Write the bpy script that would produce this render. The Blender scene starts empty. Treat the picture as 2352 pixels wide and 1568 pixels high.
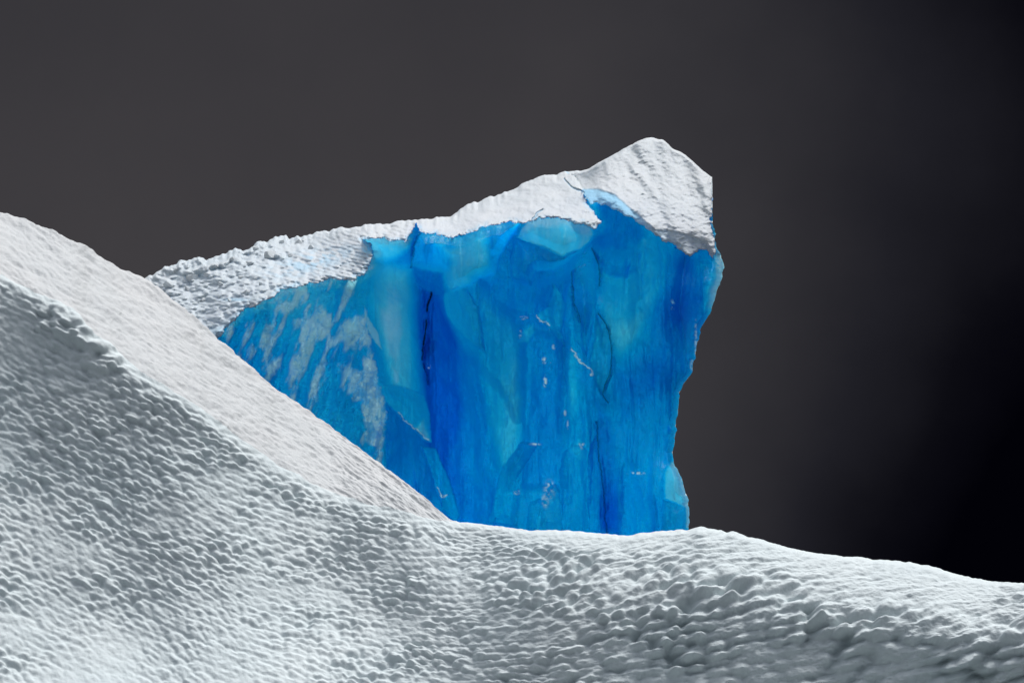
import bpy, math
import numpy as np
from mathutils import Vector

# ------------------------------------------------------------------ camera
CAM_H, PITCH, LENS = 3.0, math.radians(4.0), 200.0
scene = bpy.context.scene
cam_d = bpy.data.cameras.new("camera"); cam = bpy.data.objects.new("camera", cam_d)
scene.collection.objects.link(cam); scene.camera = cam
cam.location = (0, 0, CAM_H); cam.rotation_euler = (math.radians(90) + PITCH, 0, 0)
cam_d.lens = LENS; cam_d.sensor_width = 36; cam_d.clip_start = 1; cam_d.clip_end = 60000

# ------------------------------------------------------------------ light
EXPOSURE = 0.62
SUN_DIR = Vector((0.27, 0.24, 0.93)).normalized()      # towards the sun: high, beyond the iceberg
sun_el = math.asin(SUN_DIR.z); sun_az = math.atan2(SUN_DIR.x, SUN_DIR.y)
sd = bpy.data.lights.new("sun", 'SUN'); so = bpy.data.objects.new("sun", sd); scene.collection.objects.link(so)
sd.energy = 1.7; sd.angle = math.radians(28); sd.color = (1.0, 0.985, 0.965)
so.rotation_euler = (-SUN_DIR).to_track_quat('-Z', 'Y').to_euler()
so.location = (40, 60, 120)

scene.view_settings.view_transform = 'Standard'; scene.view_settings.look = 'None'
scene.view_settings.exposure = EXPOSURE; scene.view_settings.gamma = 1
scene.view_settings.use_curve_mapping = False
scene.render.engine = 'CYCLES'
scene.cycles.max_bounces = 10; scene.cycles.diffuse_bounces = 8; scene.cycles.transmission_bounces = 8

world = bpy.data.worlds.new("World"); scene.world = world; world.use_nodes = True
nt = world.node_tree; nt.nodes.clear()
class NT:
    """tiny helper to write node graphs"""
    def __init__(s, t): s.t = t
    def n(s, typ, **kw):
        nd = s.t.nodes.new(typ)
        for k, v in kw.items(): setattr(nd, k, v)
        return nd
    def put(s, sock, v):
        if isinstance(v, bpy.types.NodeSocket): s.t.links.new(v, sock)
        elif v is not None:
            sock.default_value = v
    def math(s, op, a, b=None, c=None, clamp=False):
        nd = s.n('ShaderNodeMath', operation=op, use_clamp=clamp)
        for i, v in enumerate((a, b, c)):
            if v is not None: s.put(nd.inputs[i], v)
        return nd.outputs[0]
    def ss(s, x, a, b, lo=0.0, hi=1.0):
        nd = s.n('ShaderNodeMapRange', interpolation_type='SMOOTHSTEP')
        s.put(nd.inputs[0], x)
        for i, v in zip((1, 2, 3, 4), (a, b, lo, hi)): nd.inputs[i].default_value = v
        return nd.outputs[0]
    def mix(s, f, a, b, blend='MIX'):
        nd = s.n('ShaderNodeMix', data_type='RGBA', blend_type=blend)
        s.put(nd.inputs[0], f); s.put(nd.inputs[6], a); s.put(nd.inputs[7], b)
        return nd.outputs[2]
    def ramp(s, f, stops):
        nd = s.n('ShaderNodeValToRGB'); cr = nd.color_ramp
        while len(cr.elements) < len(stops): cr.elements.new(0.5)
        for e, (p, c) in zip(cr.elements, stops): e.position = p; e.color = (*c, 1)
        s.put(nd.inputs[0], f); return nd.outputs[0]
    def noise(s, vec, scale, detail=3, rough=0.5, dist=0.0):
        nd = s.n('ShaderNodeTexNoise'); s.put(nd.inputs['Vector'], vec)
        nd.inputs['Scale'].default_value = scale; nd.inputs['Detail'].default_value = detail
        nd.inputs['Roughness'].default_value = rough; nd.inputs['Distortion'].default_value = dist
        return nd.outputs[0]
def srgb(r, g, b):
    f = lambda c: (c/255/12.92) if c <= 10 else ((c/255+0.055)/1.055)**2.4
    return (f(r), f(g), f(b))
def sky_lin(r, g, b):
    return tuple(c/2**EXPOSURE for c in srgb(r, g, b))
g = NT(nt)
tc = g.n('ShaderNodeTexCoord'); sep = g.n('ShaderNodeSeparateXYZ')
nt.links.new(tc.outputs['Generated'], sep.inputs[0])
X, Y, Z = sep.outputs
sky = g.n('ShaderNodeTexSky', sky_type='NISHITA', sun_disc=False)
sky.sun_elevation = sun_el; sky.sun_rotation = sun_az; sky.air_density = 1.0; sky.dust_density = 3.0
SKY_K = 0.12
sk = g.mix(1.0, sky.outputs[0], (SKY_K, SKY_K, SKY_K, 1), 'MULTIPLY')
# thin overcast: the clear blue is mostly greyed out
hsv = g.n('ShaderNodeHueSaturation'); hsv.inputs['Saturation'].default_value = 0.36
zen = g.ss(Z, 0.0, 0.85, 0.09, 1.2)          # overcast: the zenith is brighter than the horizon
zc = g.n('ShaderNodeCombineColor')
for i in range(3): nt.links.new(zen, zc.inputs[i])
sk = g.mix(1.0, sk, zc.outputs[0], 'MULTIPLY')
nt.links.new(sk, hsv.inputs['Color'])
# the storm front filling the low sky beyond the iceberg
soft = g.noise(tc.outputs['Generated'], 14, 2, 0.5); wisps = g.noise(tc.outputs['Generated'], 26, 5, 0.55)
xx = g.math('ADD', X, g.math('MULTIPLY', g.math('SUBTRACT', soft, 0.5), 0.035))
side = g.ss(xx, 0.0, 0.12)
low = g.ss(Z, 0.015, 0.125, 1.0, 0.0)
dark = g.math('ADD', g.math('MULTIPLY', side, 0.74), g.math('MULTIPLY', g.math('MULTIPLY', g.ss(xx, 0.0, 0.10), low), 0.52))
dark = g.math('ADD', dark, g.math('MULTIPLY', low, 0.10))
dark = g.math('ADD', dark, g.ss(Z, 0.075, 0.14, 0.0, 0.24))
dark = g.math('ADD', dark, g.math('MULTIPLY', g.math('SUBTRACT', wisps, 0.5), 0.25), clamp=True)
storm = g.ramp(dark, [(0.0, sky_lin(64, 62, 65)), (0.3, sky_lin(53, 52, 56)), (0.62, sky_lin(31, 31, 37)), (0.85, sky_lin(12, 12, 18)), (1.0, sky_lin(2, 2, 7))])
m1 = g.ss(Y, 0.45, 0.9)
col = g.mix(m1, hsv.outputs[0], storm)
below = g.ss(Z, -0.02, -0.12)
col = g.mix(below, col, (0.004, 0.006, 0.009, 1))
bg = g.n('ShaderNodeBackground'); nt.links.new(col, bg.inputs[0]); bg.inputs[1].default_value = 1.0
wo = g.n('ShaderNodeOutputWorld'); nt.links.new(bg.outputs[0], wo.inputs[0])

# ------------------------------------------------------------------ numeric helpers
HW = 18.0/LENS; CX, CY, SC = 1176.0, 784.0, 1176.0
cp, sp = math.cos(PITCH), math.sin(PITCH)
def place(px, py, D):
    """a point seen in direction (px, py) that stands D metres away -> world metres"""
    x = (px-CX)/SC*HW*D; u = -(py-CY)/SC*HW*D
    return np.stack([x, D*cp - u*sp, CAM_H + D*sp + u*cp], -1)
def sm(a, b, x):
    t = np.clip((x-a)/(b-a), 0, 1); return t*t*(3-2*t)
def rnd_table(seed): return np.random.RandomState(seed).rand(1024)
def lat(ix, iy, seed):
    h = (ix.astype(np.int64)*374761393 + iy.astype(np.int64)*668265263 + seed*1442695041) & 0x7fffffff
    h = ((h ^ (h >> 13))*1274126177) & 0x7fffffff
    h = (h ^ (h >> 16))
    return (h & 0xffff)/65535.0
def vnoise(x, y, seed=0):
    ix, iy = np.floor(x), np.floor(y); fx, fy = x-ix, y-iy
    fx = fx*fx*fx*(fx*(fx*6-15)+10); fy = fy*fy*fy*(fy*(fy*6-15)+10)
    a, b = lat(ix, iy, seed), lat(ix+1, iy, seed); c, d = lat(ix, iy+1, seed), lat(ix+1, iy+1, seed)
    return (a*(1-fx)+b*fx)*(1-fy)+(c*(1-fx)+d*fx)*fy*1.0
def fbm(x, y, seed=0, oct=4, gain=0.5):
    s = 0; a = 1; n = 0
    for o in range(oct):
        s = s + a*(vnoise(x*2**o+o*17.3, y*2**o-o*9.1, seed+o)-0.5); n += a; a *= gain
    return s/n*2
def ridged(x, y, seed=0, oct=3):
    s = 0; a = 1; n = 0
    for o in range(oct):
        s = s + a*(1-np.abs(2*vnoise(x*2**o+o*7.7, y*2**o+o*3.1, seed+o)-1)); n += a; a *= .5
    return s/n
def lumps(x, y, seed, rad=1.15, lo=0.35):
    """rounded knobs scattered on a jittered lattice"""
    ix, iy = np.floor(x), np.floor(y); h = np.zeros_like(x)
    for dx in (-1, 0, 1):
        for dy in (-1, 0, 1):
            cx, cy = ix+dx, iy+dy
            px_ = cx+0.12+0.76*lat(cx, cy, seed); py_ = cy+0.12+0.76*lat(cx, cy, seed+51)
            amp = lo+(1-lo)*lat(cx, cy, seed+97)
            d2 = ((x-px_)**2+(y-py_)**2)/rad**2
            h = np.maximum(h, amp*np.clip(1-d2*1.35, 0, 1)) if False else h + amp*np.clip(1-d2*1.35, 0, 1)**2
    return h
def cobble(x, y, seed, jit=0.62):
    """rounded cups packed side by side, soft creases between them"""
    y2 = y; x = x+0.5*np.mod(np.floor(y), 2)*0
    ix, iy = np.floor(x), np.floor(y); acc = np.zeros_like(x); hgt = np.zeros_like(x)
    for dx in (-1, 0, 1):
        for dy in (-1, 0, 1):
            cx, cy = ix+dx, iy+dy
            qx = cx+0.5+jit*(lat(cx, cy, seed)-0.5)+0.25*(np.mod(cy, 2)-0.5); qy = cy+0.5+0.7*jit*(lat(cx, cy, seed+51)-0.5)
            d2 = (x-qx)**2+(y-qy)**2
            w = np.exp(-7.5*d2); acc += w; hgt += w*(0.6+0.4*lat(cx, cy, seed+97))
    f = -np.log(acc+1e-9)/7.5                    # soft nearest squared distance
    return (1-np.clip(f*1.9, -0.1, 1.2))*(hgt/(acc+1e-9))
def poly_sd(x, y, pts):
    """signed distance, positive inside"""
    P = np.array(pts, float); Q = np.roll(P, -1, 0)
    d = np.full(x.shape, 1e9); ins = np.zeros(x.shape, bool)
    for (ax, ay), (bx, by) in zip(P, Q):
        ex, ey = bx-ax, by-ay; wx, wy = x-ax, y-ay
        t = np.clip((wx*ex+wy*ey)/(ex*ex+ey*ey+1e-9), 0, 1)
        d = np.minimum(d, (wx-ex*t)**2+(wy-ey*t)**2)
        c = ((ay <= y) & (by > y)) | ((by <= y) & (ay > y))
        with np.errstate(divide='ignore', invalid='ignore'):
            xi = ax + (y-ay)*ex/(ey if ey != 0 else 1e-9)
        ins ^= c & (x < xi)
    d = np.sqrt(d); return np.where(ins, d, -d)
def line_d(x, y, pts):
    d = np.full(x.shape, 1e9)
    for (ax, ay), (bx, by) in zip(pts[:-1], pts[1:]):
        ex, ey = bx-ax, by-ay; wx, wy = x-ax, y-ay
        t = np.clip((wx*ex+wy*ey)/(ex*ex+ey*ey+1e-9), 0, 1)
        d = np.minimum(d, (wx-ex*t)**2+(wy-ey*t)**2)
    return np.sqrt(d)
def interp(pts, x):
    p = np.array(pts, float); return np.interp(x, p[:, 0], p[:, 1])
def tps(pts, x, y, reg=0.02):
    """thin plate surface through (x, y, value) points"""
    p = np.array(pts, float); p[:, :2] /= 200.0
    def U(r2): return 0.5*r2*np.log(r2+1e-12)
    n = len(p); r2 = (p[:, None, 0]-p[None, :, 0])**2+(p[:, None, 1]-p[None, :, 1])**2
    A = np.zeros((n+3, n+3)); A[:n, :n] = U(r2)+reg*np.eye(n)
    A[:n, n] = 1; A[:n, n+1] = p[:, 0]; A[:n, n+2] = p[:, 1]; A[n:, :n] = A[:n, n:].T
    w = np.linalg.solve(A, np.r_[p[:, 2], 0, 0, 0])
    xs, ys = x/200.0, y/200.0; out = w[n]+w[n+1]*xs+w[n+2]*ys
    for i in range(n): out = out + w[i]*U((xs-p[i, 0])**2+(ys-p[i, 1])**2)
    return out
def normals(P):
    du = np.gradient(P, axis=1); dv = np.gradient(P, axis=0)
    n = np.cross(du, dv); n /= np.linalg.norm(n, axis=-1, keepdims=True)+1e-12
    return n
def blur(a, k):
    for ax in (0, 1):
        c = np.cumsum(np.concatenate([np.repeat(np.take(a, [0], ax), k+1, ax), a, np.repeat(np.take(a, [-1], ax), k, ax)], ax), ax)
        n = a.shape[ax]
        a = (np.take(c, range(2*k+1, 2*k+1+n), ax)-np.take(c, range(0, n), ax))/(2*k+1)
    return a
def grid_faces(nr, nc):
    i = np.arange(nr*nc).reshape(nr, nc)
    return np.stack([i[:-1, :-1], i[1:, :-1], i[1:, 1:], i[:-1, 1:]], -1).reshape(-1, 4)
def make_mesh(name, V, F, mat, parent=None, attrs={}):
    used = np.zeros(len(V), bool); used[F.ravel()] = True
    idx = np.cumsum(used)-1; V2 = V[used]; F2 = idx[F]; k = F.shape[1]
    me = bpy.data.meshes.new(name)
    me.vertices.add(len(V2)); me.vertices.foreach_set('co', V2.astype(np.float32).ravel())
    me.loops.add(F2.size); me.loops.foreach_set('vertex_index', F2.astype(np.int32).ravel())
    me.polygons.add(len(F2)); me.polygons.foreach_set('loop_start', (np.arange(len(F2))*k).astype(np.int32))
    me.polygons.foreach_set('use_smooth', np.ones(len(F2), bool))
    for an, av in attrs.items():
        a = me.attributes.new(an, 'FLOAT', 'POINT'); a.data.foreach_set('value', av.ravel()[used].astype(np.float32))
    me.update(calc_edges=True); me.validate()
    me.materials.append(mat)
    o = bpy.data.objects.new(name, me); scene.collection.objects.link(o)
    if parent:
        o.parent = parent; o.location = -Vector(parent.location)   # mesh data is in world metres
    return o

# ------------------------------------------------------------------ materials
def new_mat(name):
    m = bpy.data.materials.new(name); m.use_nodes = True; m.node_tree.nodes.clear(); return m, NT(m.node_tree)
def attr(g, name):
    return g.n('ShaderNodeAttribute', attribute_name=name).outputs['Fac']
def snow_mat(name, base, bump, fine=9.0, blue=False):
    m, g = new_mat(name)
    co = g.n('ShaderNodeTexCoord').outputs['Object']
    n1 = g.noise(co, fine, 5, 0.62); n2 = g.noise(co, fine*5, 3, 0.6); n3 = g.noise(co, 0.35, 3, 0.5)
    c = g.mix(g.ss(n3, 0.35, 0.65), (*base, 1), (base[0]*0.97, base[1]*0.985, base[2]*0.99, 1))
    if blue:
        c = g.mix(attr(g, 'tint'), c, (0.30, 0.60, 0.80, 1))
    h = g.math('ADD', n1, g.math('MULTIPLY', n2, 0.35))
    b = g.n('ShaderNodeBump'); b.inputs['Strength'].default_value = 1.0; b.inputs['Distance'].default_value = bump
    g.put(b.inputs['Height'], h)
    p = g.n('ShaderNodeBsdfPrincipled'); g.put(p.inputs['Base Color'], c); p.inputs['Roughness'].default_value = 0.75
    p.inputs['Specular IOR Level'].default_value = 0.25
    g.put(p.inputs['Normal'], b.outputs[0])
    out = p.outputs[0]
    if blue:                                   # loose snow lets part of the light through
        tr = g.n('ShaderNodeBsdfTranslucent'); tr.inputs[0].default_value = (0.90, 0.93, 0.95, 1)
        mx = g.n('ShaderNodeMixShader'); mx.inputs[0].default_value = 0.24
        g.t.links.new(out, mx.inputs[1]); g.t.links.new(tr.outputs[0], mx.inputs[2]); out = mx.outputs[0]
    o = g.n('ShaderNodeOutputMaterial'); g.t.links.new(out, o.inputs[0]); return m
M_snow = snow_mat('wind_packed_snow', (0.545, 0.60, 0.61), 0.03, 7.0)
M_band = snow_mat('fine_grained_snow', (0.50, 0.512, 0.516), 0.03, 10.0)
M_cap = snow_mat('cap_snow', (0.63, 0.65, 0.655), 0.05, 5.0, blue=True)

def ice_mat(name='glacier_ice', through=0.80, pale=None):
    m, g = new_mat(name)
    tco = g.n('ShaderNodeTexCoord').outputs['Object']
    mp = g.n('ShaderNodeMapping'); mp.inputs['Scale'].default_value = (1, 1, 0.16); g.put(mp.inputs[0], tco)
    streak = g.noise(mp.outputs[0], 3.2, 5, 0.6, 0.3)
    fine = g.noise(tco, 6.0, 5, 0.65)
    mid = g.noise(tco, 0.9, 4, 0.6, 0.4)
    t = attr(g, 'tint')
    t = g.math('ADD', t, g.math('MULTIPLY', g.math('SUBTRACT', streak, 0.5), 0.13))
    t = g.math('ADD', t, g.math('MULTIPLY', g.math('SUBTRACT', mid, 0.5), 0.22))
    t = g.math('ADD', t, g.math('MULTIPLY', g.math('SUBTRACT', fine, 0.5), 0.07), clamp=True)
    c = g.ramp(t, [(0.0, (0.0, 0.15, 0.74)), (0.22, (0.0, 0.35, 0.88)), (0.45, (0.0, 0.52, 0.97)), (0.62, (0.01, 0.64, 1.0)), (0.8, (0.07, 0.77, 1.0)), (1.0, (0.36, 0.86, 1.0))])
    if pale: c = g.mix(1.0, c, pale)
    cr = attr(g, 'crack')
    c = g.mix(cr, c, (0.0, 0.006, 0.05, 1))  # darkness of the crack openings painted near-black
    fr = attr(g, 'frost')
    frn = g.noise(tco, 3.0, 5, 0.6)
    f = g.math('MULTIPLY', fr, g.ss(frn, 0.12, 0.56), clamp=True)
    h = g.math('ADD', g.math('MULTIPLY', streak, 0.5), g.math('ADD', g.math('MULTIPLY', fine, 0.25), g.math('MULTIPLY', f, 0.8)))
    b = g.n('ShaderNodeBump'); b.inputs['Strength'].default_value = 0.7; b.inputs['Distance'].default_value = 0.10
    g.put(b.inputs['Height'], h)
    p = g.n('ShaderNodeBsdfPrincipled'); g.put(p.inputs['Base Color'], c); p.inputs['Roughness'].default_value = 0.28
    p.inputs['Specular IOR Level'].default_value = 0.3; g.put(p.inputs['Normal'], b.outputs[0])
    tr = g.n('ShaderNodeBsdfTranslucent'); g.put(tr.inputs[0], c); g.put(tr.inputs['Normal'], b.outputs[0])
    mx = g.n('ShaderNodeMixShader'); mx.inputs[0].default_value = through
    g.t.links.new(p.outputs[0], mx.inputs[1]); g.t.links.new(tr.outputs[0], mx.inputs[2])
    ps = g.n('ShaderNodeBsdfPrincipled'); ps.inputs['Base Color'].default_value = (0.34, 0.82, 1.0, 1); ps.inputs['Roughness'].default_value = 0.8
    g.put(ps.inputs['Normal'], b.outputs[0])
    pt = g.n('ShaderNodeBsdfTranslucent'); pt.inputs[0].default_value = (0.70, 1.0, 1.0, 1)
    m3 = g.n('ShaderNodeMixShader'); m3.inputs[0].default_value = 0.92
    g.t.links.new(ps.outputs[0], m3.inputs[1]); g.t.links.new(pt.outputs[0], m3.inputs[2])
    m2 = g.n('ShaderNodeMixShader'); g.put(m2.inputs[0], g.math('MULTIPLY', f, 0.95))
    g.t.links.new(mx.outputs[0], m2.inputs[1]); g.t.links.new(m3.outputs[0], m2.inputs[2])
    o = g.n('ShaderNodeOutputMaterial'); g.t.links.new(m2.outputs[0], o.inputs[0]); return m
M_ice = ice_mat(); M_back = ice_mat('whitened_back_ice', 0.97, (0.86, 0.96, 1.0, 1))  # back ice whitened so sunlight reaches the wall from behind
def sea_mat():
    m, g = new_mat('dark_sea')
    co = g.n('ShaderNodeTexCoord').outputs['Object']
    n = g.noise(co, 0.35, 6, 0.6)
    b = g.n('ShaderNodeBump'); b.inputs['Distance'].default_value = 0.5; b.inputs['Strength'].default_value = 0.8; g.put(b.inputs['Height'], n)
    p = g.n('ShaderNodeBsdfPrincipled'); p.inputs['Base Color'].default_value = (0.006, 0.012, 0.018, 1)
    p.inputs['Roughness'].default_value = 0.18; g.put(p.inputs['Normal'], b.outputs[0])
    o = g.n('ShaderNodeOutputMaterial'); g.t.links.new(p.outputs[0], o.inputs[0]); return m
M_sea = sea_mat()

# ------------------------------------------------------------------ sea
s = 25000.0
sea = make_mesh('water', np.array([(-s, -s, 0), (s, -s, 0), (s, s, 0), (-s, s, 0)], float), np.array([[0, 1, 2, 3]]), M_sea)
sea['kind'] = 'structure'

# ------------------------------------------------------------------ foreground snow
SIL = [(-1200, 380), (-600, 400), (-200, 440), (0, 486), (40, 495), (100, 520), (150, 545), (200, 570), (250, 600), (300, 625), (335, 640), (400, 690), (470, 745),
       (510, 780), (560, 828), (640, 893), (700, 935), (780, 990), (850, 1045), (920, 1095), (960, 1130), (1000, 1165), (1040, 1195), (1100, 1202),
       (1160, 1210), (1210, 1217), (1290, 1217), (1350, 1222), (1440, 1229), (1500, 1221), (1580, 1215), (1610, 1209), (1700, 1226), (1780, 1248),
       (1850, 1267), (1950, 1278), (2030, 1285), (2100, 1292), (2150, 1304), (2230, 1327), (2300, 1337), (2360, 1337), (2500, 1350), (2900, 1420), (3600, 1600)]
CRE = [(-1200, 540), (-300, 560), (0, 628), (40, 650), (110, 684), (165, 712), (200, 755), (260, 797), (320, 850), (380, 887), (460, 937), (520, 988), (600, 1037),
       (650, 1075), (720, 1112), (800, 1142), (900, 1172), (1000, 1192), (1040, 1199), (1100, 1202), (3600, 1600)]
xs = np.r_[np.linspace(-1200, -60, 60)[:-1], np.arange(-60, 2414, 1.9), np.linspace(2416, 3600, 60)]
NV = 560
v = np.linspace(0, 1, NV)
xg, vg = np.meshgrid(xs, v)
S = interp(SIL, xs); S = np.convolve(np.pad(S, 8, mode='edge'), np.ones(17)/17, 'valid')
Cr = np.maximum(interp(CRE, xs), S+0.5)
yg = S[None, :]+vg*(1640-S[None, :])
C = np.broadcast_to(Cr[None, :], yg.shape)
wob = 7*fbm(xg/45, yg/45, 5, 3)
inband = sm(6, -6, yg-C+wob*sm(0, 30, C-S[None, :]))*sm(1090, 1000, xg)    # 1 on the smooth lit band
# run-back per metre of rise (cotangent of the local slope)
left = sm(1150, 500, xg)
cotL = 0.46+0.34*sm(850, 1250, yg-0.15*xg)+0.62*sm(1300, 1650, yg+0.10*xg)
dS = yg-S[None, :]
cotR = 0.62*sm(240, 10, dS)+0.50*sm(420, 0, dS)+0.42
cotR = cotR - 0.60*sm(1300, 2100, xg)*sm(50, 200, dS)*(1-0.35*sm(200, 290, dS))
cotR = cotR + 2.5*sm(14, 0, dS)
midb = np.exp(-((xg-860)/330)**2)*np.exp(-((yg-1440)/200)**2)
cot = cotL*left+cotR*(1-left)+0.75*midb
cot = cot + 0.22*fbm(xg/230, yg/150, 31, 3)
cb = sm(38, -30, yg-C+wob)*sm(1090, 1000, xg)
cot = cot*(1-cb)+2.1*cb
dy = (1640-S)/(NV-1)
D = np.zeros_like(xg); D[-1] = 140.0
pm = HW*150/SC
for i in range(NV-2, -1, -1):
    D[i] = D[i+1]+cot[i]*dy*pm
D = D + 2.0*fbm(xg/700, yg/900, 77, 2)
base = place(xg, yg, D)
nb = normals(blur(base, 5)); nb[nb[..., 1] > 0] *= -1
# flow-aligned coordinates of the sun cups
mx_ = np.linspace(-1300, 3700, 2000)
slope = 0.42*sm(1150, 350, mx_)-0.34*sm(900, 1400, mx_)+0.12*sm(1900, 2500, mx_)
Mi = np.cumsum(slope)*(mx_[1]-mx_[0])
psi = yg-np.interp(xg, mx_, Mi)+60*sm(90, 0, dS)*sm(900, 1150, xg)*-1+9*fbm(xg/160, yg/110, 9, 3)
xw = xg+14*fbm(xg/120, yg/90, 19, 3)*(1-0.6*sm(1000, 1500, xg))
big = sm(950, 1900, xg)*sm(20, 200, dS)           # the cups grow towards the lower right
# one field of cups whose cells widen continuously towards the right, so the rows fan out
sxr = 25+29*sm(850, 2200, mx_); Ux = np.interp(xw, mx_, np.cumsum(1/sxr)*(mx_[1]-mx_[0]))
syr = 14+15*sm(850, 2150, xg)
psi0 = 1250-np.interp(1500, mx_, Mi); Vy = (psi-psi0)/syr
def cups(k, seed): return cobble(Ux*k+seed*3.3, Vy*k+seed*1.7, seed)
hh = 0.74*cups(1.0, 3)+0.20*cobble(xw/47+2.3, psi/25, 4, .9)+(0.20-0.08*big)*cups(1.9, 6)-0.6
amp = syr*0.0115*(1.55+0.80*big)
amp = amp*(0.35+0.95*np.clip(0.5+fbm(xg/130, yg/80, 41, 4)*1.5, 0, 1))
amp = amp*(1-0.62*sm(1180, 1520, yg)*sm(1000, 500, xg)*sm(-100, 200, xg))
amp = amp*(0.45+0.55*sm(0, 50, dS))*(0.35+0.65*sm(0, 50, yg-C))
lip = np.exp(-((xg-205)/90)**2)*np.exp(-((yg-C-45)/45)**2)       # the heavier lumps of the broken edge
bandtex = 1.5*(0.030*fbm((xg+yg*0.35)/26, (yg-0.62*xg)/5.5, 61, 4)+0.022*fbm((xg+yg*0.35)/9, (yg-0.62*xg)/3.2, 62, 3)+0.05*fbm((xg)/90, (yg-0.6*xg)/28, 63, 3))
disp = hh*amp*(1-inband)+lip*0.45*cobble(xg/38, yg/27, 71)*(1-inband) + bandtex*inband
disp += (1-inband)*(0.024+0.016*big)*fbm(xg/9, psi/6, 81, 4)
disp = blur(disp, 1)
dirn = nb+np.array([0, 0, 0.12])*(1-inband[..., None]); dirn /= np.linalg.norm(dirn, axis=-1, keepdims=True)
P = base+dirn*disp[..., None]
# the lee side behind the crest, and the foot running down to the sea
nb_rows = 26; top = P[0]; back = []
for k in range(nb_rows, 0, -1):
    t = k/nb_rows; run = 26*t**1.6+0.03; q = base[0].copy()
    q[:, 1] += run; q[:, 0] *= (q[:, 1]/base[0][:, 1]); q[:, 2] += run*0.06-0.045*run**2*0.9-0.10*run
    q[:, 2] = np.maximum(q[:, 2], -1.5); back.append(q+(P[0]-base[0]))
foot = []
for k in range(1, 31):
    t = k/30; q = P[-1].copy(); q[:, 1] -= 9*t; q[:, 2] -= (P[-1][:, 2]+1.5)*t**0.9
    wv = 0.35*fbm(xs/60, np.full_like(xs, k*0.8), 91, 3)*math.sin(math.pi*min(1, t*1.0)); q[:, 1] += wv-0.5*lumps(xs/60+0.3*k, np.full_like(xs, k*0.9), 92)*min(1, t*5); q[:, 2] += 0.2*fbm(xs/24, np.full_like(xs, k*1.7), 93, 3)*min(1, t*5)*(t < .95); foot.append(q)
A = np.concatenate([np.array(back), P, np.array(foot)], 0)
nr, nc = A.shape[:2]; F = grid_faces(nr, nc)
bandv = np.concatenate([np.zeros((nb_rows, nc)), inband, np.zeros((30, nc))], 0)
bandv[:nb_rows] = (xs < 1040)[None, :]*1.0
isb = (bandv.ravel()[F].mean(1) > 0.5)
isb &= (A.reshape(-1, 3)[F][:, :, 2].mean(1) > -50)
ridge = make_mesh('snow_ridge', A.reshape(-1, 3), F[isb], M_band)
slope_o = make_mesh('snow_slope', A.reshape(-1, 3), F[~isb], M_snow)
for o in (ridge, slope_o): o['kind'] = 'structure'
ridge['label'] = 'smooth bright snow ridge running down from the left edge'
slope_o['label'] = 'bumpy shaded snow slope across the foreground'

# ------------------------------------------------------------------ iceberg
ib = bpy.data.objects.new('iceberg', None); scene.collection.objects.link(ib)
ib.location = (-1.5, 205, 0); ib.empty_display_size = 4
ib['label'] = 'bright blue iceberg with a snow covered top and pointed peak behind the snow slope'; ib['category'] = 'iceberg'

TOP = [(180, 730), (250, 690), (330, 645), (350, 634), (380, 618), (420, 600), (445, 596), (470, 599), (510, 586), (550, 578), (600, 562), (650, 548), (690, 545), (740, 535),
       (780, 528), (830, 521), (880, 516), (925, 509), (960, 507), (1040, 497), (1052, 486), (1080, 470), (1140, 452), (1190, 430), (1240, 405), (1270, 404),
       (1300, 396), (1350, 389), (1385, 369), (1420, 350), (1460, 327), (1480, 318), (1500, 318), (1525, 322), (1545, 342), (1570, 354), (1590, 371), (1620, 397), (1636, 409)]
RGT = [(400, 1636), (440, 1635), (500, 1634), (520, 1636), (560, 1644), (590, 1655), (615, 1662), (640, 1657), (665, 1648), (690, 1641), (715, 1633), (740, 1616), (765, 1607), (790, 1601), (850, 1591),
       (880, 1571), (900, 1559), (950, 1556), (1000, 1551), (1050, 1545), (1065, 1549), (1090, 1560), (1115, 1571), (1130, 1576), (1165, 1583), (1200, 1583), (1230, 1580), (1500, 1600), (1960, 1640)]
XL, XR = 180.0, 1636.0
NU = 950
us = np.linspace(0, 1, NU); xt = XL+us*(XR-XL)
T = interp(TOP, xt); T = np.convolve(np.pad(T, 3, mode='edge'), np.ones(7)/7, 'valid')
vv = np.r_[np.linspace(0, 1, 620)]
# fine rows down to y=1260, coarse rows below
ug, vg = np.meshgrid(us, vv)
yg = T[None, :]+vg*(1265-T[None, :])
xr = interp(RGT, yg) + (4.0+5.0*sm(600, 560, yg))*fbm(yg/13, yg*0, 5, 4)*sm(405, 425, yg)*(0.6+0.4*sm(450, 560, yg))
xg = XL+ug*(XR-XL)+(xr-1636)*sm(0.80, 1.0, ug)
jag = lambda a, f, s: a*fbm(xg/f, yg/f, s, 3)
xj, yj = xg+jag(7, 17, 201)+jag(3, 5, 203), yg+jag(7, 17, 202)+jag(3, 5, 204)          # crumbly edges

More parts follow.
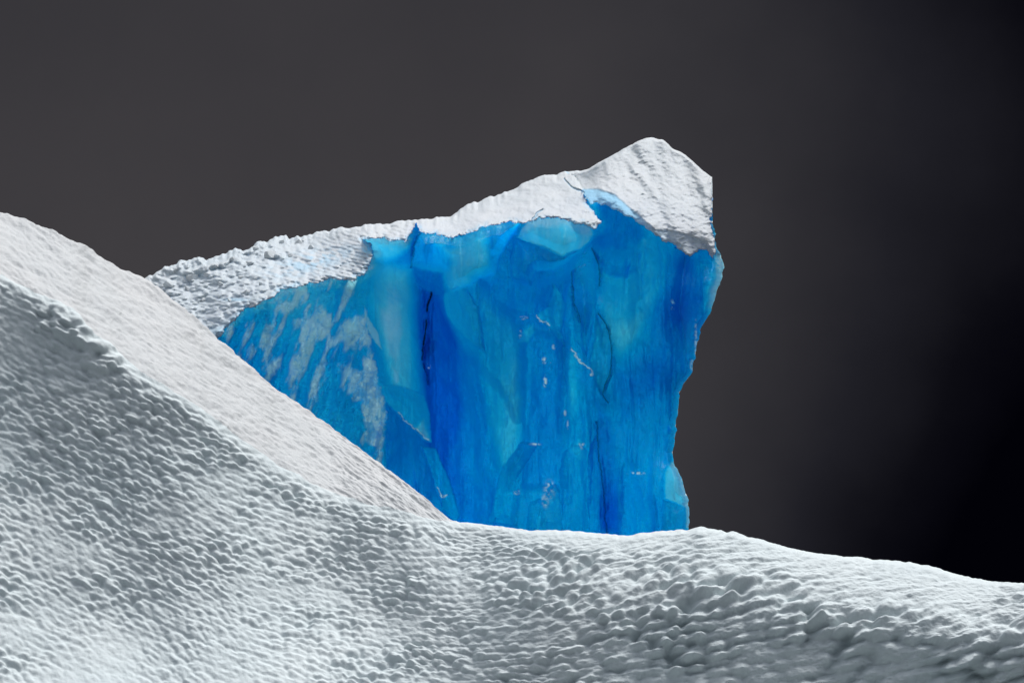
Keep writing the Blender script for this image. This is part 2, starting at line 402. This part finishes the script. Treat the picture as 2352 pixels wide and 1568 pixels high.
CAP_L = [(100, 760), (180, 600), (600, 400), (962, 400), (962, 505), (948, 532), (938, 550), (900, 553), (868, 546), (832, 549), (846, 560), (856, 578), (850, 600), (838, 628), (806, 648), (760, 641),
         (700, 655), (645, 667), (630, 683), (596, 700), (565, 706), (548, 726), (524, 746), (505, 772), (440, 800), (100, 900)]
CAP_M = [(952, 400), (1300, 380), (1318, 410), (1338, 436), (1346, 462), (1362, 486), (1379, 512), (1371, 526), (1330, 513), (1290, 503), (1243, 503), (1222, 508), (1190, 510), (1120, 518), (1082, 533), (1052, 545), (1000, 541), (962, 531), (954, 505)]
CAP_R = [(1290, 300), (1700, 250), (1640, 409), (1633, 480), (1634, 520), (1642, 560), (1642, 592), (1622, 574), (1604, 576), (1588, 588), (1570, 580), (1510, 546), (1480, 522), (1452, 502), (1400, 476), (1346, 460), (1338, 436), (1318, 410), (1300, 380)]
SLABFACE = [(1340, 433), (1376, 434), (1412, 446), (1436, 466), (1470, 496), (1505, 526), (1560, 532), (1590, 540), (1622, 555), (1650, 600), (1560, 620), (1330, 470)]
sdL, sdM, sdR = poly_sd(xj, yj, CAP_L), poly_sd(xj, yj, CAP_M), poly_sd(xj, yj, CAP_R)
sdF = poly_sd(xg+jag(2, 20, 205), yg+jag(2, 20, 206), SLABFACE)

cliff_pts = [(180, 700, 2), (180, 1260, 3), (400, 700, 1), (400, 1000, 2), (500, 800, 0), (520, 1200, 2.5), (620, 720, -1.0), (650, 900, -.6), (700, 1200, 1.5), (760, 660, -1.9), (790, 800, -1.7), (800, 1000, -.8),
     (838, 640, -2.2), (832, 780, -1.9), (850, 900, -1.8), (884, 980, -1.4), (884, 1200, .3),
     (858, 640, -.2), (875, 760, -.1), (900, 880, .2), (920, 570, -.6), (930, 700, .9), (950, 620, 1.6), (972, 720, 2.9), (972, 830, 3.0), (990, 900, 2.9), (1000, 660, 2.0), (1020, 1000, 2.6), (1045, 1200, 2.6),
     (960, 1000, 1.0), (1000, 1180, 1.2), (930, 1100, .9),
     (950, 600, -.5), (1030, 560, -1.4), (1080, 620, -1.8), (1040, 640, -1.1), (1050, 720, -.3), (1110, 800, -.2), (1150, 900, .2), (1170, 1050, .5), (1130, 1200, .9),
     (1200, 560, -1.0), (1250, 620, -1.5), (1320, 560, -2.0), (1300, 640, -.6), (1210, 700, .2), (1280, 780, .3), (1350, 700, .5), (1240, 900, .8), (1330, 900, .9), (1220, 1100, 1.0), (1300, 1200, 1.0),
     (1360, 780, .9), (1378, 560, 2.2), (1400, 520, 2.6), (1376, 640, 1.8), (1390, 760, .7), (1400, 860, .5), (1382, 1000, 1.6), (1392, 1200, 1.9),
     (1440, 560, 1.7), (1480, 600, .7), (1470, 720, -.1), (1440, 900, .5), (1460, 1050, 1.0), (1500, 1200, .7), (1540, 620, .2), (1600, 640, -.2), (1560, 760, -.5), (1500, 850, 0), (1580, 850, .3),
     (1540, 960, 1.1), (1540, 1180, 0.3), (1625, 620, .3), (1575, 1180, .6)]
Dc = 200+tps([(a, b, c) for a, b, c in cliff_pts], xg, yg, 0.004)
Z9 = lambda L: [(799.7+.4931*a, 282.2+.4931*b) for a, b in L]
Z2 = lambda L: [(799.7+.288*a, 451.6+.288*b) for a, b in L]
Z3 = lambda L: [(1176+.288*a, 282.2+.288*b) for a, b in L]
Z4 = lambda L: [(799.7+.288*a, 799.7+.288*b) for a, b in L]
Z5 = lambda L: [(1176+.282*a, 799.7+.282*b) for a, b in L]
# fractured plates of the wall: outline, how far it stands out (m), tone (bubbles plus painted light and shade), edge softness (px), tilt
PLATES = [
 (Z2([(100,330),(300,300),(500,340),(480,420),(380,485),(250,505),(190,475),(205,430)]), .25, .80, 9, 0),
 (Z2([(510,480),(560,300),(760,300),(900,320),(1100,240),(1380,190),(1290,330),(1200,480),(1170,610),(1050,640),(970,695),(830,755),(765,700),(750,612),(560,582),(500,550)]), .75, .50, 4, .3),
 (Z2([(690,340),(800,420),(960,350),(1090,300),(1130,560),(985,640),(975,690),(810,752),(785,610),(830,530)]), .12, .76, 14, .1),
 (Z2([(505,560),(750,610),(765,790),(640,755),(560,695),(525,620)]), .35, .16, 5, -.3),
 (Z2([(1340,320),(1450,165),(1700,175),(1960,250),(1950,340),(1850,420),(1700,475),(1560,412),(1450,368)]), .45, .82, 3, .2),
 (Z2([(1285,540),(1335,330),(1560,405),(1700,470),(1880,410),(1960,320),(1850,440),(1650,580),(1500,590),(1455,705),(1320,665)]), .55, .50, 4, .3),
 (Z2([(765,770),(870,715),(960,760),(1030,880),(1060,1000),(1085,1230),(960,1140),(850,1035),(790,950),(762,850)]), .30, .55, 3, .3),
 (Z2([(250,880),(390,970),(415,1080),(370,1170),(330,1260),(300,1100)]), .05, .82, 16, 0),
 (Z2([(340,1330),(400,1400),(410,1480),(370,1500)]), .05, .80, 7, 0),
 (Z2([(125,870),(180,1000),(240,1100),(272,1225),(200,1140),(150,1050)]), .2, .92, 2, 0),
 (Z2([(1495,940),(1600,880),(1640,690),(1700,770),(1732,860),(1700,1080),(1735,1205),(1680,1150),(1600,1040)]), .22, .52, 2.5, .3),
 (Z2([(1370,1160),(1385,1080),(1475,1010),(1485,1080),(1430,1165)]), .15, .60, 4, 0),
 (Z2([(1130,750),(1250,860),(1500,940),(1500,720),(1400,640),(1180,640)]), .15, .30, 5, .2),
 (Z2([(1780,610),(1900,420),(1950,380),(1950,900),(1900,1100),(1850,1000),(1800,830)]), .25, .42, 3, .3),
 (Z4([(280,300),(400,300),(600,370),(650,520),(662,745),(560,680),(400,520),(290,430)]), .35, .52, 2.5, .3),
 (Z4([(300,430),(400,520),(560,680),(600,860),(672,1010),(660,1210),(440,1085),(300,950)]), .12, .22, 3, .2),
 (Z4([(540,640),(600,560),(655,740),(600,720)]), .05, .80, 6, 0),
 (Z4([(580,780),(700,800),(760,950),(825,1100),(885,1330),(860,1390),(760,1290),(700,1100),(660,960)]), .35, .42, 2.5, .3),
 (Z4([(1120,1380),(1170,1180),(1230,950),(1385,750),(1500,780),(1420,900),(1335,1050),(1345,1420)]), .40, .44, 3, .3),
 (Z4([(1425,1440),(1450,1230),(1530,1200),(1540,1290),(1490,1450)]), .30, .45, 3, .2),
 (Z5([(188,1490),(240,1250),(350,1105),(385,1170),(412,1490)]), .40, .50, 2.5, .3),
 (Z5([(395,1000),(420,860),(500,780),(600,820),(612,950),(600,1250),(625,1490),(412,1490)]), .28, .40, 3, .3),
 (Z5([(470,800),(560,740),(610,900),(550,900)]), .05, .58, 8, 0),
 (Z5([(600,1050),(640,800),(690,700),(700,1000),(705,1490),(630,1490)]), .30, .36, 3, .2),
 (Z9([(1160,885),(1212,950),(1230,1060),(1222,1180),(1185,1268),(1150,1200),(1125,1110),(1150,1000)]), .35, .54, 3, .3),
 (Z9([(1045,690),(1140,640),(1155,760),(1150,880),(1110,1080),(1060,1010),(1045,850)]), .30, .46, 3, .3),
 (Z5([(1240,1010),(1300,920),(1360,960),(1400,1120),(1440,1190),(1460,1300),(1455,1470),(1416,1470),(1415,1300),(1340,1255),(1248,1225)]), .35, .84, 3, .2),
 (Z5([(1228,1240),(1340,1258),(1413,1300),(1416,1490),(1220,1490)]), .25, .50, 3, .2),
 (Z5([(1100,840),(1210,800),(1240,1000),(1220,1240),(1150,1200),(1090,1000)]), .15, .46, 12, .2),
 (Z3([(640,1000),(640,830),(720,560),(1050,860),(1050,930),(960,1000),(900,1000),(800,980)]), .0, .20, 12, 0),
 (Z3([(690,1100),(760,1010),(900,1010),(980,1000),(1020,1040),(1000,1180),(900,1230),(780,1220)]), .30, .38, 7, .3),
 (Z3([(1043,925),(1070,930),(1072,1010),(1050,1200),(1040,1390),(1000,1440),(1010,1300),(1035,1100)]), .18, .84, 6, 0),
 (Z3([(930,950),(1150,950),(1230,1100),(1150,1300),(1050,1500),(950,1600),(850,1560),(950,1300)]), .12, .50, 24, 0),
 (Z3([(1480,1100),(1560,1080),(1620,1200),(1600,1350),(1540,1400),(1490,1250)]), .1, .45, 12, 0),
]
tint = 0.38+0.16*fbm(xg/120, yg/200, 301, 3)  # wall tone: ice cloudiness plus light and shade put into the colour
BROAD = [  # large tone areas, shade of clefts and undercuts painted in
 (Z9([(300,690),(340,740),(440,790),(450,880),(520,1030),(700,1230),(790,1400),(800,1568),(760,1900),(480,1900),(380,1568),(370,1300),(330,1100),(310,800)]), .15, 12, 1.0),
 (Z9([(480,1150),(600,1100),(740,1330),(760,1568),(600,1700),(420,1500),(400,1300)]), .20, 26, -.2),
 (Z9([(1500,640),(1690,640),(1680,860),(1600,1100),(1420,1280),(1260,1420),(1250,1180),(1400,900)]), .24, 30, .4),
 (Z9([(1180,650),(1400,560),(1480,750),(1400,880),(1270,1080),(1210,1050),(1160,900)]), .56, 20, -.5),
 (Z9([(620,720),(860,760),(1040,700),(1040,860),(1000,1000),(880,900),(760,880),(650,800)]), .28, 14, .4),
 (Z9([(640,850),(760,920),(800,1000),(798,1700),(730,1700),(640,1300),(600,1050)]), .50, 14, -.5),
 (Z9([(806,960),(990,1000),(1000,1700),(806,1700)]), .28, 13, .5),
 (Z9([(100,650),(290,680),(310,1000),(340,1150),(370,1400),(250,1250),(180,1100),(100,900)]), .56, 16, -.3),
 (Z9([(1270,1420),(1420,1300),(1540,1230),(1530,1600),(1500,1900),(1380,1900),(1240,1700)]), .34, 20, .2),
 (Z9([(1150,1280),(1230,1380),(1260,1900),(1170,1900)]), .20, 16, .3)]
for pts, tv, soft_, push in BROAD:
    sd_ = poly_sd(xg+5*fbm(xg/25, yg/40, 410, 3), yg, pts); w = sm(-soft_, soft_, sd_)
    tint = tint*(1-w)+w*tv; Dc = Dc+push*0.8*w
# broad zones of clearer and cloudier ice, light and shade painted in
for (cx, cy, rx, ry, a) in [(985, 800, 45, 130, -.34), (1030, 900, 50, 120, -.22), (1000, 1010, 60, 160, -.10), (905, 700, 45, 130, .30), (925, 850, 45, 90, .24), (1180, 900, 36, 160, .18), (1150, 1060, 55, 120, .10),
        (1315, 900, 13, 90, .26), (1440, 760, 45, 60, .26), (1480, 650, 30, 110, .26), (1100, 700, 50, 40, .12), (1250, 700, 60, 60, -.10), (640, 760, 60, 60, .10), (1560, 900, 24, 60, .12), (1500, 880, 60, 60, -.14), (1560, 720, 60, 60, -.16), (1560, 600, 40, 30, -.12), (1560, 1050, 50, 140, .10),
        (1400, 1180, 36, 80, -.24), (1280, 960, 70, 110, -.06), (1420, 530, 50, 50, -.12), (1575, 800, 30, 60, .14), (560, 780, 60, 60, .02), (700, 690, 90, 40, .20), (870, 590, 30, 25, .1), (1070, 850, 26, 120, .10)]:
    tint = tint+a*np.exp(-((xg-cx)/rx)**2-((yg-cy)/ry)**2)
for pts, off, tv, soft_, tilt in PLATES:
    sd_ = poly_sd(xg+2.0*fbm(xg/12, yg/12, 400, 2), yg+2.0*fbm(xg/12, yg/12, 401, 2), pts)
    w = sm(-soft_, soft_, sd_)
    c0 = np.array(pts).mean(0)
    Dc = Dc-w*1.8*(off*(0.35+0.65*np.clip(sd_/22, 0, 1)) + tilt*np.clip((xg-c0[0])/90, -1, 1)*0.3)
    tint = tint*(1-w*0.85)+w*0.85*(0.35+(tv-0.35)*1.25)
# fluting and conchoidal relief
flx = xg+12*fbm(xg/60, yg/140, 310, 3)
clear = sm(880, 840, xg)
Dc = Dc-0.5*ridged(flx/40, yg/420, 320, 3)-0.9*ridged(flx/95, yg/700, 319, 1)-0.05*ridged(flx/11, yg/120, 321, 3)-0.30*fbm(xg/50, yg/80, 322, 4)-0.03*fbm(xg/8, yg/11, 323, 3)
tint = tint+0.05*(ridged(flx/14, yg/200, 325, 3)-0.55)
# the left buttress is rough with frozen spray
butt = sm(-4, 4, poly_sd(xj, yj, [(450, 700), (640, 600), (840, 560), (856, 600), (846, 640), (838, 700), (845, 760), (858, 820), (880, 900), (888, 960), (886, 1110), (880, 1300), (400, 1300)]))
diag = fbm((xg+0.35*yg)/22, (yg-0.2*xg)/60, 330, 4)
Dc = Dc-butt*(0.50*diag+0.25*ridged((xg+.4*yg)/40, (yg-.2*xg)/90, 333, 2)+0.10*lumps(xg/15, yg/10, 331)*0.8+0.07*fbm(xg/7, yg/5, 332, 3))
tint = tint+butt*0.14
frost = butt*sm(0.02, 0.42, diag+0.5*np.exp(-((xg-700)/110)**2-((yg-760)/110)**2)+0.35*np.exp(-((xg-815)/22)**2-((yg-740)/90)**2)-0.22-0.25*sm(560, 480, xg)-0.3*sm(980, 1060, yg)*sm(840, 800, xg))*0.9
pill = sm(-3, 5, poly_sd(xj, yj, Z4([(120,60),(220,110),(235,280),(285,400),(302,600),(290,720),(240,790),(150,740),(130,520),(100,420),(30,420),(40,330),(110,250)])))
frost = np.maximum(frost, pill*(0.45+0.6*sm(-.3, .2, fbm(xg/14, yg/20, 340, 3))))
def specks(cx, cy, rx, ry, seed, a=1.0):
    global frost
    frost = np.maximum(frost, a*np.exp(-(((xg-cx)/rx)**2+((yg-cy)/ry)**2)**2)*sm(-.15, .15, fbm(xg/5, yg/5, seed, 3)))
for i, (cx, cy, rx, ry) in enumerate([(1203, 730, 10, 4), (1195, 768, 3, 12), (1272, 797, 4, 6), (1250, 828, 5, 7), (1264, 836, 2.5, 4), (1252, 876, 4, 12), (1228, 1020, 12, 3), (1188, 1130, 8, 5),
        (1262, 1125, 12, 20), (1252, 1150, 8, 14), (1298, 948, 3, 6), (1304, 975, 2, 9), (1336, 1022, 6, 8), (865, 965, 12, 10), (1462, 1086, 20, 3), (1545, 700, 5, 12), (985, 840, 3, 6), (1652, 600, 10, 26), (1598, 780, 3, 40), (1590, 838, 5, 12)]):
    specks(cx, cy, rx, ry, 500+i)
for pts in [Z2([(1775, 1215), (1830, 1290), (1890, 1320), (1940, 1400)]), Z5([(480, 10), (530, 85), (590, 110), (640, 170), (655, 230)]), Z2([(1500, 945), (1600, 1040)]), Z4([(400, 520), (650, 730)]), Z4([(700, 1110), (740, 1180), (780, 1175)])]:
    frost = np.maximum(frost, 0.9*sm(2.6, 0.6, line_d(xj, yj, pts)))
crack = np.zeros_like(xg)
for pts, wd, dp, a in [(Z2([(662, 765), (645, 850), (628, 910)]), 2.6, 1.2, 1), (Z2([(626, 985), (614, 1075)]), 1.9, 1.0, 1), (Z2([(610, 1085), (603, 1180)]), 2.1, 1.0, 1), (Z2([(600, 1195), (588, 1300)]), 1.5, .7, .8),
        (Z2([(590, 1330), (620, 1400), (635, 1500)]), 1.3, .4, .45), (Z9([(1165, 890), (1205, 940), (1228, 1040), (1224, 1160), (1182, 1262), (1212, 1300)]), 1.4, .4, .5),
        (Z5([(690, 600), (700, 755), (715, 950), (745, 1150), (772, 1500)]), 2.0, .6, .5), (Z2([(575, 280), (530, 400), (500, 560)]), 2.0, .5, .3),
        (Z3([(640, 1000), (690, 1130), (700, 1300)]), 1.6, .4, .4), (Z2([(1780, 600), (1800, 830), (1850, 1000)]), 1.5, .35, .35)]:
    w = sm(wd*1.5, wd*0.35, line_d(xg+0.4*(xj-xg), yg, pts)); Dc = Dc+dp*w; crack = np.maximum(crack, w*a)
# right-hand turned side
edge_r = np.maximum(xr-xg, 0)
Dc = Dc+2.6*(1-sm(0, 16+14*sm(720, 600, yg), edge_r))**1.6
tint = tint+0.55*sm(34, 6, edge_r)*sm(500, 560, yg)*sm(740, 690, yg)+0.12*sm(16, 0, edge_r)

# snow cap surfaces
capL = 200+tps([(180, 740, 6), (250, 800, 1), (330, 645, 9.5), (400, 760, 1.5), (400, 650, 7.5), (450, 600, 9.5), (475, 755, .2), (560, 705, -1.7), (530, 650, 3.5), (600, 565, 9), (640, 668, -2.0), (640, 610, 3.5), (740, 535, 9), (760, 640, -2.9),
     (750, 590, 2.0), (840, 625, -3.2), (855, 578, -2.2), (830, 548, 1.0), (800, 580, 0.2), (880, 516, 5), (940, 540, .2), (950, 510, 4)], xg, yg)
capM = 200+tps([(955, 507, 4.5), (960, 528, -.4), (1000, 538, -1.6), (1050, 541, -2.3), (1050, 490, 5.5), (1100, 520, -2.0), (1140, 452, 7.5), (1140, 490, 2), (1240, 405, 9), (1240, 500, -2.0), (1240, 450, 3.5),
     (1300, 500, -2.4), (1370, 524, -3.0), (1376, 508, -2.8), (1350, 465, -.2), (1320, 420, 4.5), (1310, 397, 8), (1300, 460, 1.5)], xg, yg)
capR = 200+tps([(1320, 397, 8.5), (1345, 436, 3.4), (1420, 450, 1.6), (1400, 370, 8), (1490, 318, 10), (1470, 420, 4.5), (1500, 520, -1.6), (1570, 560, -2.0), (1600, 540, -1.9), (1636, 580, -1.0), (1560, 440, 3.0), (1590, 372, 7),
     (1636, 409, 5.5), (1634, 500, 1.2), (1540, 350, 8.5), (1450, 475, .6)], xg, yg)
face_in = sm(-2, 4, sdF)
csc = 0.62+0.38*np.exp(-((xg-1315)/55)**2-((yg-415)/50)**2)
capR = 200+(capR-200)*csc-0.5*(1-csc)/.38+face_in*(0.25*sm(0, 45, sdF)+0.12)                       # broken vertical face of the slab
rough = 0.10*fbm(xg/22, yg/10, 600, 4)+0.05*fbm(xg/7, yg/4, 601, 3)
chaos = sm(900, 560, xg)*sm(300, 420, xg)                            # tumbled blocks on the left
rb = 0.75*lumps(xg/46, yg/26, 610, 1.0)+0.55*lumps(xg/24, yg/15, 611, 1.0)+0.22*lumps(xg/12, yg/8, 612)
topband = sm(70, 20, yg-interp(TOP, xg))
capL = capL-chaos*(rb*(0.35+0.75*topband)+0.7*cobble((xg+14*fbm(xg/30, yg/30, 616, 2))/34, (yg+.3*xg)/17, 617, .8)+0.35*cobble(xg/14, (yg+.2*xg)/8, 618, .8))-(1-0.5*chaos)*0.50*cobble((xg+0.5*yg)/17, (yg-0.25*xg)/8, 615)-rough
capM = capM-1.3*rough-0.25*lumps(xg/40, yg/12, 620)-0.12*lumps(xg/15, yg/7, 621)
stria = fbm((xg-0.25*yg)/11, (yg+0.3*xg)/4.5, 630, 3)                # wind ribs on the peak
capR = capR-0.6*rough-0.07*stria-0.75*fbm((xg-0.3*yg)/60, (yg)/110, 631, 3)-0.05*lumps((xg)/18, (yg-.5*xg)/8, 632)*(1-face_in)
R_ = 13.0
def rounded(Dcap, sd_, depth):
    t = np.clip(sd_/R_, 0, 1); return Dcap+depth*(1-np.sqrt(1-(1-t)**2+1e-9))
jl = 1-np.exp(-((xg-957)/22)**2)*sm(534, 520, yg); jr = 1-0.9*sm(416, 404, yg)*np.exp(-((xg-1302)/30)**2)
capL = rounded(capL, sdL, .85*jl); capM = rounded(capM, sdM, .85*jl*jr); capR = capR*1.0; capR = rounded(capR, sdR, .30)
region = np.zeros(xg.shape, int)                                     # 0 wall 1 left cap 2 middle cap 3 peak 4 buttress
region[butt > 0.5] = 4
Dall = Dc.copy()
region[(sdL > 0)] = 1; region[(sdM > 0)] = 2; region[(sdR > 0)] = 3
Dall = np.where(region == 1, capL, Dall); Dall = np.where(region == 2, capM, Dall); Dall = np.where(region == 3, capR, Dall)
# no wall part may poke out in front of the lip above it
near = (region == 0) | (region == 4)
# rounding at the top skyline and the right skyline of the caps
sky_d = (yg-T[None, :])
Dall = Dall+1.2*(1-sm(0, 7, sky_d))**2
blue_streaks = 0.55*np.exp(-((xg-720)/90)**2-((yg-600+0.25*(xg-720))/24)**2)*sm(-.15, .35, fbm((xg+.5*yg)/16, (yg-.3*xg)/7, 650, 3)+.1)  # patch of bluish streaks in the cap snow
bl = blue_streaks+0.5*np.exp(-((xg-540)/28)**2-((yg-688)/4)**2)+0.10*chaos
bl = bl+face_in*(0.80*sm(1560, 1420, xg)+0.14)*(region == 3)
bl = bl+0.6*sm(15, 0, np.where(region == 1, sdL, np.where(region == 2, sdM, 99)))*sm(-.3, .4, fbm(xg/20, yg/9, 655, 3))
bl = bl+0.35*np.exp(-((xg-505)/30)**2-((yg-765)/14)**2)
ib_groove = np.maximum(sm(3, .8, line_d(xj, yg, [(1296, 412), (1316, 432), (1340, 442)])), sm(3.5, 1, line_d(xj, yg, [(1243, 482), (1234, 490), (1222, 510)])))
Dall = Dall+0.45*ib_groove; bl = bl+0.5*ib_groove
tint = tint+0.34*sm(-26, 0, np.maximum(sdL, sdM))*(0.5+0.5*sm(-.2, .3, fbm(xg/22, yg/12, 670, 3)))
shade_t = np.where(near, tint, bl)
# small bumps of the skyline
yo = yg-(10*lumps(xg/23, yg*0+0.5, 660)+6.0*lumps(xg/9, yg*0+.5, 661)-7.0)*sm(30, 0, sky_d)*(0.45+0.55*sm(1000, 500, xg)-0.2*sm(1250, 1400, xg))
PF = place(xg, yo, Dall)
# wall continued to the waterline
low = []
for k in range(1, 26):
    t = k/25; q = place(xg[-1]+0*t, 1265+(1960-1265)*t, Dall[-1]+1.5*t); low.append(q)
PF0 = PF
over = []
for k in range(12, 0, -1):
    run = 3.2*(k/12)**1.7; q = PF[0].copy(); q[:, 1] += run; q[:, 2] -= 0.30*run+0.10*run*run; q[:, 0] *= q[:, 1]/PF[0][:, 1]
    q[:, 1] += 0.2*fbm(xt/30, xt*0+k*.6, 690, 3)*min(1, run); over.append(q)
PF = np.concatenate([np.array(over), PF, np.array(low)], 0)
ext = lambda a: np.concatenate([np.repeat(a[:1], 12, 0), a, np.repeat(a[-1:], 25, 0)], 0)
nr, nc = PF.shape[:2]; F = grid_faces(nr, nc)
reg = ext(region).ravel()[F]
rf = np.where(reg.max(1) == 4, np.where((reg == 4).sum(1) >= 2, 4, 0), np.where((reg == 4).any(1), 4, 0))
capf = [((reg == k).sum(1) >= 3) | ((reg >= 1) & (reg <= 3)).all(1) & (reg == k).any(1) for k in (1, 2, 3)]
rf = np.where(capf[0], 1, rf); rf = np.where(capf[1], 2, rf); rf = np.where(capf[2], 3, rf)
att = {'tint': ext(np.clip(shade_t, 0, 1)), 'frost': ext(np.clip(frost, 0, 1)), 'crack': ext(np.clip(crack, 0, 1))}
Vf = PF.reshape(-1, 3)
# the body behind: the same skyline carried 9 to 12 m further back
step = 5
Pb = PF[::step, ::step].copy()
def back_body():
    rows = list(range(0, nr, step)); cols = list(range(0, nc, step))
    if rows[-1] != nr-1: rows.append(nr-1)
    if cols[-1] != nc-1: cols.append(nc-1)
    R2, C2 = np.meshgrid(rows, cols, indexing='ij')
    Q = PF[R2, C2].copy(); n1, n2 = Q.shape[:2]
    a = np.linspace(0, 1, n1)[:, None]; b = np.linspace(0, 1, n2)[None, :]
    e = np.minimum(np.minimum(a*6, 1), np.minimum((1-b)*9, 1))*np.minimum(b*12, 1)
    drop = Q[:1, :, 2]-Q[..., 2]
    far = 205.5+1.0*drop+1.2*fbm(b*9+a*0, a*7+b*0, 700, 3)  # unseen back sloped towards the sun to light the wall from within
    yb = Q[..., 1]; yt = yb+(np.maximum(far-yb, 1.0))*np.sqrt(np.clip(e, 0, 1))
    Q[..., 0] *= 1+0.6*(yt-yb)/yb*1.0; Q[..., 1] = yt
    return Q
Qb = back_body(); Fb = grid_faces(*Qb.shape[:2])[:, ::-1]
names = {0: ('ice_wall', M_ice), 4: ('ice_buttress', M_ice), 1: ('snow_cap', M_cap), 2: ('snow_cap', M_cap), 3: ('snow_peak', M_cap)}
parts = {}
for k in (0, 4, 1, 2, 3):
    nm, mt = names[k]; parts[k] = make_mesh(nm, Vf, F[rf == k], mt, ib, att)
z = np.zeros(Qb.shape[:2])
# added unseen floor bouncing light inside the ice, just clear of the water
bf, bb = PF[-1, ::step], Qb[-1]; nmin = min(len(bf), len(bb))
floor_grid = np.stack([bf[:nmin]*(1-t)+bb[:nmin]*t for t in np.linspace(0, 1, 8)], 0); floor_grid[..., 2] = 0.03
parts['u'] = make_mesh('bounce_floor', floor_grid.reshape(-1, 3), grid_faces(*floor_grid.shape[:2]), M_cap, ib, {'tint': np.zeros(floor_grid.shape[:2])})
parts['b'] = make_mesh('back_wall', Qb.reshape(-1, 3), Fb, M_back, ib, {'tint': z+1.0, 'frost': z, 'crack': z})
parts[4]['label'] = 'frost streaked blue ice buttress on the left'
parts[0]['label'] = 'deep blue fractured ice wall'
parts[1]['label'] = 'tumbled snow cap on the low left end'
parts[2]['label'] = 'thin snow cap on the middle of the wall'

# loose snow blocks frozen onto the left shoulder
rs = np.random.RandomState(8)
def block(cx, cy, w, h):
    i = int(np.argmin(np.abs(xt-cx))); j = int(np.clip((cy-T[i])/(1265-T[i])*619, 0, 619))
    c = PF0[j, i]; pxm = HW*200/SC; a, b = w*pxm/2, h*pxm/2
    # subdivided cube with clipped corners
    n = 7; t = np.linspace(-1, 1, n); V = []; Fq = []
    for ax in range(3):
        for sg in (-1, 1):
            u, v_ = np.meshgrid(t, t); p = np.zeros((n, n, 3)); p[..., ax] = sg; p[..., (ax+1) % 3] = u; p[..., (ax+2) % 3] = v_*sg
            o_ = len(V)*n*n; V.append(p.reshape(-1, 3)); Fq.append(grid_faces(n, n)+o_)
    V = np.concatenate(V); Fq = np.concatenate(Fq)
    for _ in range(14):                                  # cut corners with random planes
        d = rs.normal(size=3); d /= np.linalg.norm(d); lim = rs.uniform(0.62, 0.95)
        e = V@d-lim; V = V-np.clip(e, 0, None)[:, None]*d
    V = V*np.array([a, (a+b)/2, b])
    an, bn = rs.uniform(0, 3.1), rs.uniform(-.4, .4)
    Rz = np.array([[math.cos(an), -math.sin(an), 0], [math.sin(an), math.cos(an), 0], [0, 0, 1]])
    Ry = np.array([[math.cos(bn), 0, math.sin(bn)], [0, 1, 0], [-math.sin(bn), 0, math.cos(bn)]])
    V = V@Rz.T@Ry.T+c
    V = V+0.035*np.sin(V[:, [1, 2, 0]]*9.7+rs.rand(3)*6)
    A3 = V[Fq]; nn = np.cross(A3[:, 1]-A3[:, 0], A3[:, 3]-A3[:, 0]); inw = (nn*(A3.mean(1)-c)).sum(1) < 0
    Fq[inw] = Fq[inw][:, ::-1]
    o = make_mesh('snow_block', V, Fq, M_cap, parts[1], {'tint': np.full(len(V), .06)})
    o.location = (0, 0, 0)
for cx, cy, w, h in [(620, 590, 34, 26), (440, 640, 30, 20), (405, 625, 22, 16), (470, 690, 26, 16), (575, 605, 20, 14), (690, 560, 24, 14), (715, 572, 18, 16), (510, 655, 24, 14), (555, 640, 18, 12), (385, 655, 24, 16),
        (480, 630, 18, 14), (590, 580, 16, 12), (650, 562, 18, 10), (430, 668, 16, 12), (445, 700, 18, 10), (535, 600, 16, 12), (500, 612, 14, 10), (670, 590, 16, 10), (565, 672, 22, 12), (420, 610, 14, 10), (600, 655, 14, 10), (530, 690, 16, 8)]:
    block(cx, cy, w, h)
